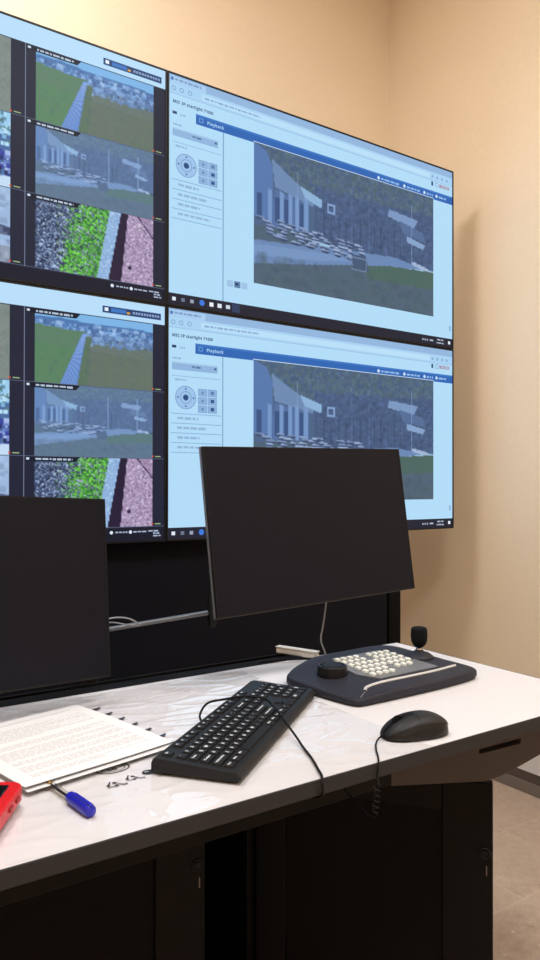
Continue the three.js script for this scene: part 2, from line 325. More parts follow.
function pictureBrowser() {            // browser window with a camera's web page
  const [cv, c] = canvas(CW, CH), m = PX, T = (s, x, y, h, col, f = '') => { c.fillStyle = col; c.font = `${f} ${Math.round(h * m)}px sans-serif`; c.fillText(s, x * m, y * m); };
  const B = (x, y, w, h, col) => { c.fillStyle = col; c.fillRect(x * m, y * m, w * m, h * m); };
  B(0, 0, TW, TH, '#b2dcf8');
  B(0, 0, TW, 0.024, '#93b6de'); B(0.004, 0.004, 0.12, 0.02, '#a9cdf0'); greek(c, 0.02 * m, 0.009 * m, 0.09 * m, 0.007 * m, '#7f9fca'); B(0.006, 0.008, 0.009, 0.009, '#4a74b8');
  B(0, 0.024, TW, 0.032, '#a9d2f2'); for (const a of [0.016, 0.042, 0.07]) { c.strokeStyle = '#7396c0'; c.lineWidth = 3; c.beginPath(); c.arc(a * m, 0.04 * m, 0.006 * m, 0, 7); c.stroke(); }
  B(0.11, 0.031, 0.98, 0.018, '#b9e0f9'); greek(c, 0.12 * m, 0.037 * m, 0.2 * m, 0.007 * m, '#8fb0d8');
  for (let i = 0; i < 4; i++) B(1.1 + 0.026 * i, 0.036, 0.009, 0.009, '#86a9d2');
  B(0, 0.055, TW, 0.0015, '#8fb4dc');
  T('MIC IP starlight 7100i', 0.012, 0.083, 0.0132, '#2c4468', 'bold');
  B(0.012, 0.108, 0.014, 0.008, '#2c4468'); T('Live', 0.036, 0.117, 0.011, '#7392bb');
  B(0.09, 0.096, TW - 0.09, 0.031, '#2f66b4'); B(0.09, 0.096, TW - 0.09, 0.006, '#3d77c4');
  c.strokeStyle = '#7fb0e8'; c.lineWidth = 3; c.strokeRect(0.102 * m, 0.106 * m, 0.012 * m, 0.011 * m); T('Playback', 0.128, 0.118, 0.014, '#a8d0f6', 'bold');
  let tx = 0.83; for (const s of [13, 10, 5, 6]) { c.fillStyle = '#cfe6fb'; c.beginPath(); c.arc(tx * m, 0.112 * m, 0.006 * m, 0, 7); c.fill(); greek(c, (tx + 0.012) * m, 0.109 * m, 0.0068 * s * m, 0.008 * m, '#8fb8e8'); tx += 0.026 + 0.0078 * s; }
  B(1.0985, 0.06, 0.01, 0.016, '#35507a'); c.strokeStyle = '#6c86a8'; c.lineWidth = 3; c.beginPath(); c.arc(1.128 * m, 0.068 * m, 0.008 * m, 0, 7); c.stroke(); T('BOSCH', 1.141, 0.075, 0.017, '#a0485e', 'bold');
  // side panel
  B(0.184, 0.127, 0.003, TH - 0.157, '#6f93c0');
  greek(c, 0.014 * m, 0.144 * m, 0.03 * m, 0.005 * m, '#8fb0d6'); B(0.012, 0.157, 0.155, 0.024, '#8fb4dc'); B(0.012, 0.157, 0.155, 0.004, '#a9cdee'); greek(c, 0.078 * m, 0.166 * m, 0.03 * m, 0.006 * m, '#5576a2'); B(0.155, 0.165, 0.008, 0.006, '#41638f');
  B(0.012, 0.198, 0.165, 0.002, '#8fb4dc'); greek(c, 0.022 * m, 0.207 * m, 0.04 * m, 0.006 * m, '#93b5da');
  c.fillStyle = '#9dc3ea'; c.beginPath(); c.arc(0.058 * m, 0.262 * m, 0.034 * m, 0, 7); c.fill(); c.strokeStyle = '#6d92c2'; c.lineWidth = 3; c.stroke();
  c.beginPath(); c.arc(0.058 * m, 0.262 * m, 0.018 * m, 0, 7); c.stroke(); c.fillStyle = '#274c80'; c.beginPath(); c.arc(0.058 * m, 0.262 * m, 0.009 * m, 0, 7); c.fill();
  for (let i = 0; i < 4; i++) { c.fillStyle = '#4d74aa'; c.beginPath(); c.arc((0.058 + 0.026 * Math.cos(i * Math.PI / 2)) * m, (0.262 + 0.026 * Math.sin(i * Math.PI / 2)) * m, 0.003 * m, 0, 7); c.fill(); }
  for (let r = 0; r < 3; r++) { for (const a of [0.1, 0.134]) { B(a, 0.233 + 0.025 * r, 0.03, 0.021, '#8cb2dc'); c.strokeStyle = '#6f94c2'; c.lineWidth = 2; c.strokeRect(a * m, (0.233 + 0.025 * r) * m, 0.03 * m, 0.021 * m); } B(0.143, 0.238 + 0.025 * r, 0.012, 0.01, r ? '#2f5488' : '#5b80b0'); B(0.111, 0.24 + 0.025 * r, 0.008, 0.008, '#6a8dba'); }
  [0.07, 0.1, 0.075, 0.11].forEach((s, i) => { const y = 0.318 + 0.029 * i; B(0.01, y - 0.008, 0.17, 0.0022, '#85abd6'); greek(c, 0.03 * m, (y + 0.003) * m, s * m, 0.008 * m, '#93b5da'); });
  B(0.01, 0.318 + 0.108, 0.17, 0.0022, '#85abd6');
  // camera picture
  B(0.2965, 0.122, 0.814, 0.003, '#dff2ff');
  viewYard(c, 0.298 * m, 0.124 * m, 0.811 * m, 0.452 * m);
  for (let i = 0; i < 3; i++) B(0.2 + 0.026 * i, 0.582, 0.022, 0.02, i === 1 ? '#5b7da8' : '#9fc2e6'); B(0.23, 0.588, 0.01, 0.006, '#16304f');
  B(1.196, 0.6, 0.008, 0.02, '#86a8d4');
  // task bar
  B(0, 0.651, TW, TH, '#232433');
  for (let i = 0; i < 3; i++) B(0.012 + 0.03 * i, 0.662, 0.012, 0.011, ['#dfe9f5', '#6e7890', '#9aa4b8'][i]);
  c.fillStyle = '#3f78dc'; c.beginPath(); c.arc(0.112 * m, 0.667 * m, 0.009 * m, 0, 7); c.fill(); B(0.138, 0.661, 0.014, 0.013, '#e8eef6'); B(0.166, 0.661, 0.015, 0.013, '#dfe8f4'); B(0.196, 0.661, 0.015, 0.012, '#cfd9e8'); B(0.218, 0.654, 0.028, 0.026, '#31405f');
  greek(c, 1.09 * m, 0.665 * m, 0.02 * m, 0.007 * m, '#b7c0d2'); for (let i = 0; i < 3; i++) B(1.05 + 0.012 * i, 0.665, 0.007, 0.007, '#aab4c8'); greek(c, 1.13 * m, 0.659 * m, 0.034 * m, 0.006 * m, '#b7c0d2'); greek(c, 1.127 * m, 0.671 * m, 0.04 * m, 0.006 * m, '#b7c0d2'); B(1.19, 0.661, 0.012, 0.012, '#e8eef6');
  return canvasTexture(cv);
}
const screenMat = (tex) => new THREE.MeshPhysicalMaterial({ color: 0x05060a, roughness: 0.4, specularIntensity: 0.2, emissive: 0xffffff, emissiveMap: tex, emissiveIntensity: 1 });

// ------------------------------------------------------------------ video wall: four displays on a floor stand
{
  const grid = screenMat(pictureGrid()), web = screenMat(pictureBrowser());
  const list = [
    ['large display with nine camera views, upper one beside the beige wall top', 0, 1, grid],
    ['large display with camera web page, upper one nearest the room corner', 1, 1, web],
    ['large display with nine camera views, lower one above the left desk monitor', 0, 0, grid],
    ['large display with camera web page, lower one behind the middle desk monitor', 1, 0, web]];
  for (const [label, k, r, mat] of list) {
    const t = thing('video_wall_display', label, 'display', [TW * (k - 0.5), 0.971 + TH * (r + 0.5), 0], 0, 'displays of the video wall');
    const w = TW - 0.002, h = TH - 0.002, b = 0.005;
    add(t, 'housing', bx(w - 0.03, h - 0.03, 0.055, 0, 0, -0.052, 0.004), M.black);
    add(t, 'bezel', merge([bx(w, b, 0.03, 0, h / 2 - b / 2, -0.012), bx(w, b, 0.03, 0, -h / 2 + b / 2, -0.012), bx(b, h - 2 * b, 0.03, -w / 2 + b / 2, 0, -0.012), bx(b, h - 2 * b, 0.03, w / 2 - b / 2, 0, -0.012)]), M.bezel);
    add(t, 'screen', new THREE.PlaneGeometry(w - 2 * b, h - 2 * b).translate(0, 0, 0.0005), mat, 'lit screen');
    add(t, 'screen_glass', bx(w - 2 * b, h - 2 * b, 0.006, 0, 0, -0.003), M.black);
    const l = new THREE.RectAreaLight(new THREE.Color(0.42, 0.68, 1.0), k ? SCREEN_POWER : SCREEN_POWER * 0.45, w - 2 * b, h - 2 * b);
    l.position.set(TW * (k - 0.5), 0.971 + TH * (r + 0.5), 0.006); l.rotation.y = Math.PI; l.name = 'display_glow';
    scene.add(l);
  }
  const s = thing('video_wall_stand', 'black panelled floor stand carrying the four large displays', 'stand', [0, 0, 0]);
  add(s, 'front_panel', span(-1.2, 0.915, 0.02, 0.968, -0.062, -0.05), M.clad);
  add(s, 'end_post', span(0.93, 0.988, 0, 0.968, -0.12, -0.052, 0.003), M.cladEdge);
  add(s, 'end_post', span(-1.26, -1.202, 0, 0.968, -0.12, -0.052, 0.003), M.cladEdge);
  for (const x of [-0.85, -0.35, 0.35, 0.85]) add(s, 'upright', span(x - 0.03, x + 0.03, 0, 2.25, -0.15, -0.085), M.cladEdge);
  add(s, 'base_beam', span(-1.2, 0.93, 0, 0.06, -0.4, -0.33), M.cladEdge);
  for (const x of [-0.85, 0.85]) add(s, 'foot', span(x - 0.03, x + 0.03, 0, 0.05, -0.4, -0.08), M.cladEdge);
}

// ------------------------------------------------------------------ desk
const DY = 0.74, DX0 = -1.75, DX1 = 0.356, DZ0 = 0.578, DZ1 = 1.148;
{
  const d = thing('console_desk', 'long white worktop desk with black edge in front of the video wall', 'desk', [0, 0, 0]);
  add(d, 'worktop', metreUV(span(DX0 + 0.003, DX1 - 0.003, DY - 0.02, DY, DZ0 + 0.003, DZ1 - 0.003)), M.desk);
  add(d, 'edge_band', merge([span(DX0, DX1, DY - 0.021, DY + 0.0003, DZ1 - 0.003, DZ1, 0.0012), span(DX1 - 0.003, DX1, DY - 0.021, DY + 0.0003, DZ0, DZ1 - 0.003, 0.0012), span(DX0, DX0 + 0.003, DY - 0.021, DY + 0.0003, DZ0, DZ1 - 0.003, 0.0012), span(DX0 + 0.003, DX1 - 0.003, DY - 0.021, DY + 0.0003, DZ0, DZ0 + 0.003, 0.0012)]), M.edge, 'black edge band');
  const sh = new THREE.Shape();
  sh.moveTo(-0.12, 0.652); sh.lineTo(0.1, 0.61); sh.bezierCurveTo(0.14, 0.603, 0.2, 0.614, 0.34, 0.635); sh.lineTo(0.34, 0.7185); sh.lineTo(-0.12, 0.7185); sh.closePath();
  const slot = new THREE.Path(); slot.moveTo(0.09, 0.658); slot.lineTo(0.203, 0.654); slot.absarc(0.203, 0.66, 0.006, -Math.PI / 2, Math.PI / 2, false); slot.lineTo(0.09, 0.668); slot.closePath();
  sh.holes.push(slot);
  add(d, 'apron', new THREE.ExtrudeGeometry(sh, { depth: 0.016, bevelEnabled: true, bevelSize: 0.0012, bevelThickness: 0.0012, bevelSegments: 2, curveSegments: 24 }).translate(0, 0, 1.04), M.apron, 'grey brown metal apron with a curved lower edge');
  add(d, 'front_rail', span(DX0 + 0.05, -0.1215, 0.652, 0.7185, 1.02, 1.056, 0.002), M.steel);
  add(d, 'slot_backing', span(0.08, 0.225, 0.648, 0.672, 1.02, 1.038), M.steelPanel);
  add(d, 'cable_tray', merge([span(DX0 + 0.05, 0.1, DY - 0.03, DY - 0.004, 0.522, DZ0 - 0.001, 0.002), span(DX0 + 0.05, 0.1, DY - 0.02, DY + 0.001, 0.514, 0.5215, 0.002)]), M.rubber, 'black cable tray along the rear edge');
  for (const [x, z] of [[0.328, 0.605], [DX0 + 0.04, 0.605], [DX0 + 0.04, 1.1]]) add(d, 'leg', span(x - 0.014, x + 0.014, 0, 0.7185, z - 0.02, z + 0.02, 0.003), M.steel);
}
// cabinets below the desk: left door slightly ajar, right door swung open
function cabinet(label, x0, x1, hinge, width, angle) {
  const t = thing('desk_cabinet', label, 'cabinet', [0, 0, 0], 0, 'black cabinets under the desk'), z0 = 0.44, z1 = 0.685, y1 = 0.6, k = 0.018;
  add(t, 'body', merge([span(x0, x0 + k, 0.05, y1, z0, z1), span(x1 - k, x1, 0.05, y1, z0, z1), span(x0 + k, x1 - k, 0.05, 0.07, z0, z1), span(x0 + k, x1 - k, y1 - k, y1, z0, z1), span(x0 + k, x1 - k, 0.07, y1 - k, z0, z0 + 0.01)]), M.steel);
  add(t, 'plinth', span(x0 + 0.02, x1 - 0.02, 0, 0.05, z0 + 0.03, z1 - 0.03), M.steelPanel);
  add(t, 'support_rail', span(x0 + 0.02, x1 - 0.02, y1, 0.7185, z0 + 0.14, z0 + 0.16), M.steelPanel);
  const d = add(t, 'door', merge([span(0, 0.06, 0.055, y1 - 0.002, 0, 0.02, 0.003), span(width - 0.089, width, 0.055, y1 - 0.002, 0, 0.02, 0.003), span(0.06, width - 0.089, 0.055, 0.115, 0, 0.02, 0.003), span(0.06, width - 0.089, y1 - 0.062, y1 - 0.002, 0, 0.02, 0.003)]), M.steel);
  d.position.set(hinge[0], 0, hinge[1]); d.rotation.y = -angle;
  add(d, 'door_panel', span(0.058, width - 0.087, 0.11, y1 - 0.06, 0.003, 0.012), M.steelPanel);
  add(d, 'lock', merge([new THREE.TorusGeometry(0.009, 0.0025, 8, 24).translate(width - 0.014, 0.472, 0.021), cyl(0.006, 0.006, 0.004, 0, 0, 0, 16).rotateX(Math.PI / 2).translate(width - 0.014, 0.472, 0.0215)]), M.black);
  add(d, 'handle', merge([span(width - 0.0118, width - 0.0098, 0.432, 0.45, 0.019, 0.0215, 0.0008)]), M.pull, 'thin metal pull');
}
cabinet('black steel cabinet under the desk with its door standing wide open', -0.135, 0.31, [-0.131, 0.688], 0.45, Math.atan2(0.793, 0.61));
cabinet('black steel cabinet under the desk with its door slightly ajar', -0.775, -0.14, [-0.76, 0.688], 0.458, 0.19);
{ // white duct end behind the worktop
  const t = thing('cable_duct', 'short white plastic cable duct behind the worktop', 'duct', [0, 0, 0]);
  add(t, 'channel', bar([0.038, 0.749, 0.51], [0.078, 0.749, 0.612], 0.016, 0.014), M.white);
  add(t, 'cover', bar([0.038, 0.7573, 0.51], [0.078, 0.7573, 0.612], 0.018, 0.0025), M.white);
}

// ------------------------------------------------------------------ monitors and their arm
function monitor(label, pos, pitch, yaw, roll) {
  const t = thing('desk_monitor', label, 'monitor', pos, 0, 'switched off desk monitors');
  t.rotation.order = 'YXZ'; t.rotation.set(pitch, yaw, roll);
  const w = 0.5375, h = 0.322;
  add(t, 'panel', bx(w - 0.004, h - 0.004, 0.004, 0, 0, -0.002), M.panelOff, 'matt black dark screen');
  add(t, 'frame', merge([bx(w, 0.003, 0.012, 0, h / 2 - 0.0015, -0.0055), bx(w, 0.003, 0.012, 0, -h / 2 + 0.0015, -0.0055), bx(0.003, h - 0.006, 0.012, -w / 2 + 0.0015, 0, -0.0055), bx(0.003, h - 0.006, 0.012, w / 2 - 0.0015, 0, -0.0055)]), M.bezel);
  add(t, 'trim_edge', merge([bx(0.0012, h, 0.006, -w / 2 - 0.0004, 0, -0.009), bx(w, 0.0012, 0.006, 0, -h / 2 - 0.0004, -0.009)]), M.bezelEdge, 'thin silver edge line');
  add(t, 'rear_shell', bx(w - 0.006, h - 0.006, 0.014, 0, 0, -0.013, 0.004), M.black);
  add(t, 'rear_housing', bx(w * 0.55, h * 0.6, 0.026, 0, -0.01, -0.03, 0.01), M.black);
  return t;
}
monitor('black desk monitor, dark screen, on an arm in front of the web page displays', [-0.003, 1.053, 0.718], -0.133, 0.052, 0.022);
monitor('black desk monitor, dark screen, standing low over the paper sheets', [-0.7, 0.958, 0.678], -0.137, 0.142, -0.037);
{
  const t = thing('monitor_mount', 'dark twin monitor arm with grey bars on a post behind the worktop', 'monitor mount', [0, 0, 0]);
  add(t, 'clamp', span(-0.44, -0.38, DY - 0.06, DY - 0.006, 0.507, 0.5138, 0.002), M.rubber);
  add(t, 'post', cyl(0.014, 0.014, 0.26, -0.41, DY + 0.0715, 0.494), M.armDark);
  const a = add(t, 'arm', bar([-0.41, 0.838, 0.5], [-0.19, 0.868, 0.585], 0.016, 0.008), M.armGrey, 'grey arm bar');
  add(a, 'joint', cyl(0.018, 0.018, 0.03, -0.41, 0.838, 0.494), M.armDark);
  add(t, 'riser', merge([span(-0.192, -0.178, 0.838, 0.955, 0.582, 0.598, 0.003)]), M.armDark);
  add(t, 'arm', bar([-0.185, 0.94, 0.59], [-0.005, 1.03, 0.635], 0.02, 0.03), M.armDark);
  add(t, 'mounting_plate', bx(0.1, 0.1, 0.006).rotateX(-0.133).rotateY(0.052).translate(-0.006, 1.045, 0.666), M.armDark);
  add(t, 'head', bx(0.05, 0.05, 0.034, -0.006, 1.043, 0.645, 0.004), M.armDark);
  add(t, 'arm', bar([-0.41, 0.93, 0.494], [-0.69, 0.95, 0.585], 0.02, 0.03), M.armDark);
  add(t, 'head', bx(0.05, 0.05, 0.034, -0.7, 0.95, 0.6, 0.004), M.armDark);
  add(t, 'mounting_plate', bx(0.1, 0.1, 0.006).rotateX(-0.137).rotateY(0.142).translate(-0.707, 0.951, 0.623), M.armDark);
  add(scene, 'arm_cable', tube([[-0.43, 0.868, 0.575], [-0.4, 0.876, 0.575], [-0.365, 0.872, 0.575], [-0.34, 0.858, 0.578]], 0.0016), M.cableGrey).userData = { label: 'thin grey cable looping over the grey arm bar', category: 'cable' };
  add(scene, 'arm_cable_001', tube([[-0.43, 0.862, 0.57], [-0.4, 0.867, 0.57], [-0.365, 0.859, 0.57], [-0.34, 0.855, 0.573]], 0.0013), M.cableGrey).userData = { label: 'thinner grey cable lying just under the other arm cable', category: 'cable' };
  add(scene, 'monitor_cable', tube([[0.047, 0.93, 0.683], [0.047, 0.88, 0.68], [0.039, 0.833, 0.68], [0.033, 0.802, 0.68], [0.044, 0.774, 0.68], [0.06, 0.7435, 0.674]], 0.0018), M.cableGrey).userData = { label: 'thin grey cable hanging from the middle monitor to the desk', category: 'cable' };
}
// ------------------------------------------------------------------ camera control keypad with joystick
{
  const t = thing('control_keypad', 'dark blue grey camera control keypad with lit keys, dial and joystick', 'keypad', [0, DY, 0]);
  const outline = new THREE.CatmullRomCurve3([[-0.113, 0.765], [-0.105, 0.745], [-0.075, 0.722], [-0.01, 0.7], [0.1, 0.69], [0.185, 0.69], [0.215, 0.705], [0.228, 0.76], [0.242, 0.85], [0.252, 0.905], [0.25, 0.918], [0.24, 0.926], [0.15, 0.938], [0.05, 0.941], [-0.05, 0.941], [-0.08, 0.939], [-0.089, 0.934], [-0.094, 0.922], [-0.102, 0.88], [-0.11, 0.81]].map(([x, z]) => new THREE.Vector3(x, 0, z)), true, 'centripetal').getSpacedPoints(160).slice(0, 160);
  const cx = 0.06, cz = 0.81;
  // rings: [scale, y at the front, y at the back]
  const top = (x, z) => { const f = Math.max(0, Math.min(1, (0.94 - z) / 0.25)), l = Math.max(0, Math.min(1, (x + 0.125) / 0.12)); return 0.012 + 0.016 * Math.pow(f, 0.8) * (0.45 + 0.55 * l) + 0.006 * l; };
  const ring = (s, fy) => outline.map((q) => { const x = cx + (q.x - cx) * s, z = cz + (q.z - cz) * s; return [x, fy(x, z), z]; });
  const rings = [ring(0.95, () => 0.001), ring(0.985, () => 0.003), ring(1, () => 0.008), ring(0.995, (x, z) => top(x, z) * 0.8 + 0.001), ring(0.975, (x, z) => top(x, z)), ...[0.9, 0.8, 0.65, 0.5, 0.3, 0.12].map((s) => ring(s, top))];
  const pos = [], idx = [], n = 160;
  rings.forEach((r) => r.forEach((q) => pos.push(...q)));
  pos.push(cx, top(cx, cz), cz, cx, 0.001, cz);
  const C = rings.length * n;
  for (let i = 0; i < n; i++) {
    const j = (i + 1) % n;
    for (let r = 0; r + 1 < rings.length; r++) { const a = r * n + i, b = r * n + j; idx.push(a, a + n, b, b, a + n, b + n); }
    idx.push((rings.length - 1) * n + i, C, (rings.length - 1) * n + j, i, j, C + 1);
  }
  const g = new THREE.BufferGeometry(); g.setAttribute('position', new THREE.Float32BufferAttribute(pos, 3)); g.setIndex(idx); g.computeVertexNormals();
  add(t, 'body', g, M.pad);
  const on = (x, z, dy = 0) => [x, top(x, z) + dy, z];
  // flat inlay for the keys
  const slab = (pts, h, dy) => { const G = new THREE.BufferGeometry(), p = [], ix = [], m = pts.length; for (const e of [dy + h, dy - 0.003]) pts.forEach(([x, z]) => p.push(...on(x, z, e))); for (let i = 1; i + 1 < m; i++) ix.push(0, i + 1, i); for (let i = 0; i < m; i++) { const j = (i + 1) % m; ix.push(i, j, m + i, j, m + j, m + i); } G.setAttribute('position', new THREE.Float32BufferAttribute(p, 3)); G.setIndex(ix); const o = G.toNonIndexed(); o.computeVertexNormals(); return o; };
  add(t, 'key_plate', slab([[0.0, 0.775], [0.02, 0.732], [0.15, 0.728], [0.17, 0.75], [0.182, 0.876], [0.02, 0.88], [-0.005, 0.84]], 0.0012, 0.0005), M.padInlay, 'grey plate under the lit keys');
  const kg = new RoundedBoxGeometry(0.0094, 0.006, 0.0115, 2, 0.0016);
  for (let r = 0; r < 6; r++) for (let c = 0; c < 9; c++) {
    if (c === 4 && r !== 2 && r !== 3) continue;
    if (c > 4 && r === 5) continue;
    if (c === 8 && r > 3) continue;
    const x = 0.019 + 0.0168 * c + (c > 4 ? 0.002 : 0), z = 0.752 + 0.0215 * r;
    add(t, 'key', kg, M.padKey).position.set(...on(x, z, 0.004));
  }
  add(t, 'silver_strip', tube([[-0.048, 0.912], [-0.036, 0.901], [0.0, 0.896], [0.08, 0.894], [0.16, 0.892], [0.222, 0.886]].map(([x, z]) => on(x, z, 0)), 0.0032, 60), M.silver, 'curved silver strip above the palm rest');
  add(t, 'groove', tube([[-0.05, 0.914], [-0.064, 0.923], [-0.077, 0.932]].map(([x, z]) => on(x, z, -0.0004)), 0.0012, 20), M.padInlay);
  const dial = add(t, 'jog_dial', merge([cyl(0.03, 0.029, 0.016, 0, 0.008, 0, 40), new THREE.TorusGeometry(0.0265, 0.0025, 10, 40).rotateX(Math.PI / 2).translate(0, 0.016, 0)]), M.padDark);
  dial.position.set(...on(-0.036, 0.803, -0.001));
  add(dial, 'dial_face', cyl(0.021, 0.02, 0.002, 0, 0.0175, 0, 40), M.black);
  const jb = add(t, 'joystick_base', new THREE.LatheGeometry([[0, 0], [0.032, 0], [0.03, 0.006], [0.022, 0.012], [0.012, 0.015], [0.006, 0.02], [0, 0.021]].map(([a, b]) => new THREE.Vector2(a, b)), 36), M.pad);
  jb.position.set(...on(0.203, 0.803, -0.004));
  const js = add(t, 'joystick', new THREE.LatheGeometry([[0.004, 0], [0.004, 0.008], [0.009, 0.010], [0.0135, 0.015], [0.0168, 0.022], [0.0178, 0.034], [0.0172, 0.047], [0.0155, 0.0505], [0.012, 0.052], [0, 0.0525]].map(([a, b]) => new THREE.Vector2(a, b)), 36), M.rubber, 'black rubber joystick grip');
  js.position.set(...on(0.203, 0.803, 0.011));
  add(js, 'collar', cyl(0.0075, 0.0065, 0.003, 0, 0.006, 0, 24), M.chrome);
  add(scene, 'keypad_cable', tube([[-0.05, 0.7425, 0.565], [0.0, 0.746, 0.59], [0.06, 0.744, 0.61], [0.09, 0.744, 0.64], [0.1, 0.7445, 0.675], [0.1, 0.745, 0.684]], 0.0025), M.cable).userData = { label: 'black cable running from the worktop rear into the control keypad', category: 'cable' };
}
// ------------------------------------------------------------------ keyboard
{
  const L = 0.42, D = 0.128, t = thing('computer_keyboard', 'black full-size computer keyboard lying askew on the white worktop', 'keyboard', [-0.313, DY + 0.0047, 0.925], 0.672);
  const prof = new THREE.Shape([[-D / 2, 0], [D / 2 - 0.004, 0], [D / 2, 0.003], [D / 2, 0.005], [D / 2 - 0.006, 0.0105], [-D / 2 + 0.008, 0.0175], [-D / 2 + 0.002, 0.0155], [-D / 2, 0.011]].map(([a, b]) => new THREE.Vector2(a, b)));
  const body = new THREE.ExtrudeGeometry(prof, { depth: L - 0.004, bevelEnabled: true, bevelSize: 0.001, bevelThickness: 0.002, bevelSegments: 2 }).translate(0, 0, -L / 2 + 0.002).rotateY(Math.PI / 2).scale(1, 1, -1);
  { const ix = body.attributes; for (const k of ['position', 'normal', 'uv']) { const a = ix[k], s = a.itemSize; for (let i = 0; i < a.count; i += 3) for (let q = 0; q < s; q++) { const v = a.array[(i + 1) * s + q]; a.array[(i + 1) * s + q] = a.array[(i + 2) * s + q]; a.array[(i + 2) * s + q] = v; } } }
  add(t, 'body', body, M.kb);
  const slope = (z) => 0.0105 + (0.0175 - 0.0105) * ((D / 2 - 0.004 - z) / (D - 0.012)), tilt = Math.atan2(0.007, D - 0.012);
  const U = 0.0179, x0 = -L / 2 + 0.0086, UZ = 0.0172, z0 = -D / 2 + 0.016;
  // rows of [label, width] ; null = gap
  const rows = [
    [['Esc', 1], [null, 1], ['F1', 1], ['F2', 1], ['F3', 1], ['F4', 1], [null, 0.5], ['F5', 1], ['F6', 1], ['F7', 1], ['F8', 1], [null, 0.5], ['F9', 1], ['F10', 1], ['F11', 1], ['F12', 1], [null, 0.25], ['Prt', 1], ['Scr', 1], ['Pau', 1]],
    [...'`1234567890-='.split('').map((s) => [s, 1]), ['Back', 2], [null, 0.25], ['Ins', 1], ['Hom', 1], ['PgU', 1], [null, 0.25], ['Num', 1], ['/', 1], ['*', 1], ['-', 1]],
    [['Tab', 1.5], ...'QWERTYUIOP[]'.split('').map((s) => [s, 1]), ['\\', 1.5], [null, 0.25], ['Del', 1], ['End', 1], ['PgD', 1], [null, 0.25], ['7', 1], ['8', 1], ['9', 1], ['+', 1, 2]],
    [['Caps', 1.75], ..."ASDFGHJKL;'".split('').map((s) => [s, 1]), ['Enter', 2.25], [null, 3.5], ['4', 1], ['5', 1], ['6', 1]],
    [['Shift', 2.25], ...'ZXCVBNM,./'.split('').map((s) => [s, 1]), ['Shift', 2.75], [null, 1.25], ['\u2191', 1], [null, 1.25], ['1', 1], ['2', 1], ['3', 1], ['Ent', 1, 2]],
    [['Ctrl', 1.25], ['Win', 1.25], ['Alt', 1.25], ['', 6.25], ['AltG', 1.25], ['Win', 1.25], ['Menu', 1.25], ['Ctrl', 1.25], [null, 0.25], ['\u2190', 1], ['\u2193', 1], ['\u2192', 1], [null, 0.25], ['0', 2], ['.', 1]]];
  const [cv, c] = canvas(1024, 512), cells = {};
  c.fillStyle = '#151618'; c.fillRect(0, 0, 1024, 512); c.fillStyle = '#eef0f2';
  let nc = 1;
  for (const r of rows) for (const [s] of r) if (s && !(s in cells)) {
    const i = nc % 16, j = Math.floor(nc / 16), w = s.length > 1; cells[s] = nc++;
    c.font = `bold ${w ? 23 : 38}px sans-serif`; c.fillText(s, i * 64 + (w ? 7 : 12), j * 64 + (w ? 32 : 40));
  }
  const keyMat = new THREE.MeshPhysicalMaterial({ color: 0xffffff, roughness: 0.5, specularIntensity: 0.5, map: canvasTexture(cv) });
  const keyGeo = (w, d, cell) => {
    const h = 0.0045, a = w / 2, b = d / 2, e = 0.0022, q = [[-a, 0, -b], [a, 0, -b], [a, 0, b], [-a, 0, b], [-a + e, h, -b + e], [a - e, h, -b + e], [a - e, h, b - e * 0.6], [-a + e, h, b - e * 0.6]];
    const p = [], uv = [], quad = (i, j, k, l, top) => { p.push(...q[i], ...q[j], ...q[k], ...q[i], ...q[k], ...q[l]); const ci = cell % 16, cj = Math.floor(cell / 16), s = (x, y) => [(ci * 64 + x) / 1024, 1 - (cj * 64 + y) / 512]; const o = [0.002, 0.998], t4 = top ? [s(0, 64), s(64 * w / 0.0165, 64), s(64 * w / 0.0165, 0), s(0, 0)] : [o, o, o, o]; if (top && w > 0.02) { t4[1] = s(63, 64); t4[2] = s(63, 0); } uv.push(...t4[0], ...t4[1], ...t4[2], ...t4[0], ...t4[2], ...t4[3]); };
    quad(7, 6, 5, 4, true); quad(3, 2, 6, 7); quad(2, 1, 5, 6); quad(1, 0, 4, 5); quad(0, 3, 7, 4);
    const g = new THREE.BufferGeometry(); g.setAttribute('position', new THREE.Float32BufferAttribute(p, 3)); g.setAttribute('uv', new THREE.Float32BufferAttribute(uv, 2)); g.computeVertexNormals(); return g;
  };
  rows.forEach((row, r) => {
    let x = x0; const z = z0 + (r === 0 ? 0 : 0.0045 + UZ * r);
    for (const [s, w, tall] of row) {
      const W = w * U;
      if (s !== null) {
        const hgt = tall ? 2 * UZ : UZ, zc = z + (tall ? UZ / 2 : 0), k = add(t, 'key', keyGeo(W - 0.0018, hgt - 0.0018, cells[s] ?? 0), keyMat);
        k.position.set(x + W / 2, slope(zc) - 0.0005, zc); k.rotation.x = tilt;
      }
      x += W;
    }
  });
  for (const x of [-0.17, 0.17]) add(t, 'rubber_foot', bx(0.03, 0.002, 0.008, x, -0.001, 0.055), M.rubber);
  // cord: out of the rear, looped over the number keys and across the front edge of the desk
  const w = (u, v, y) => [u, y, v];
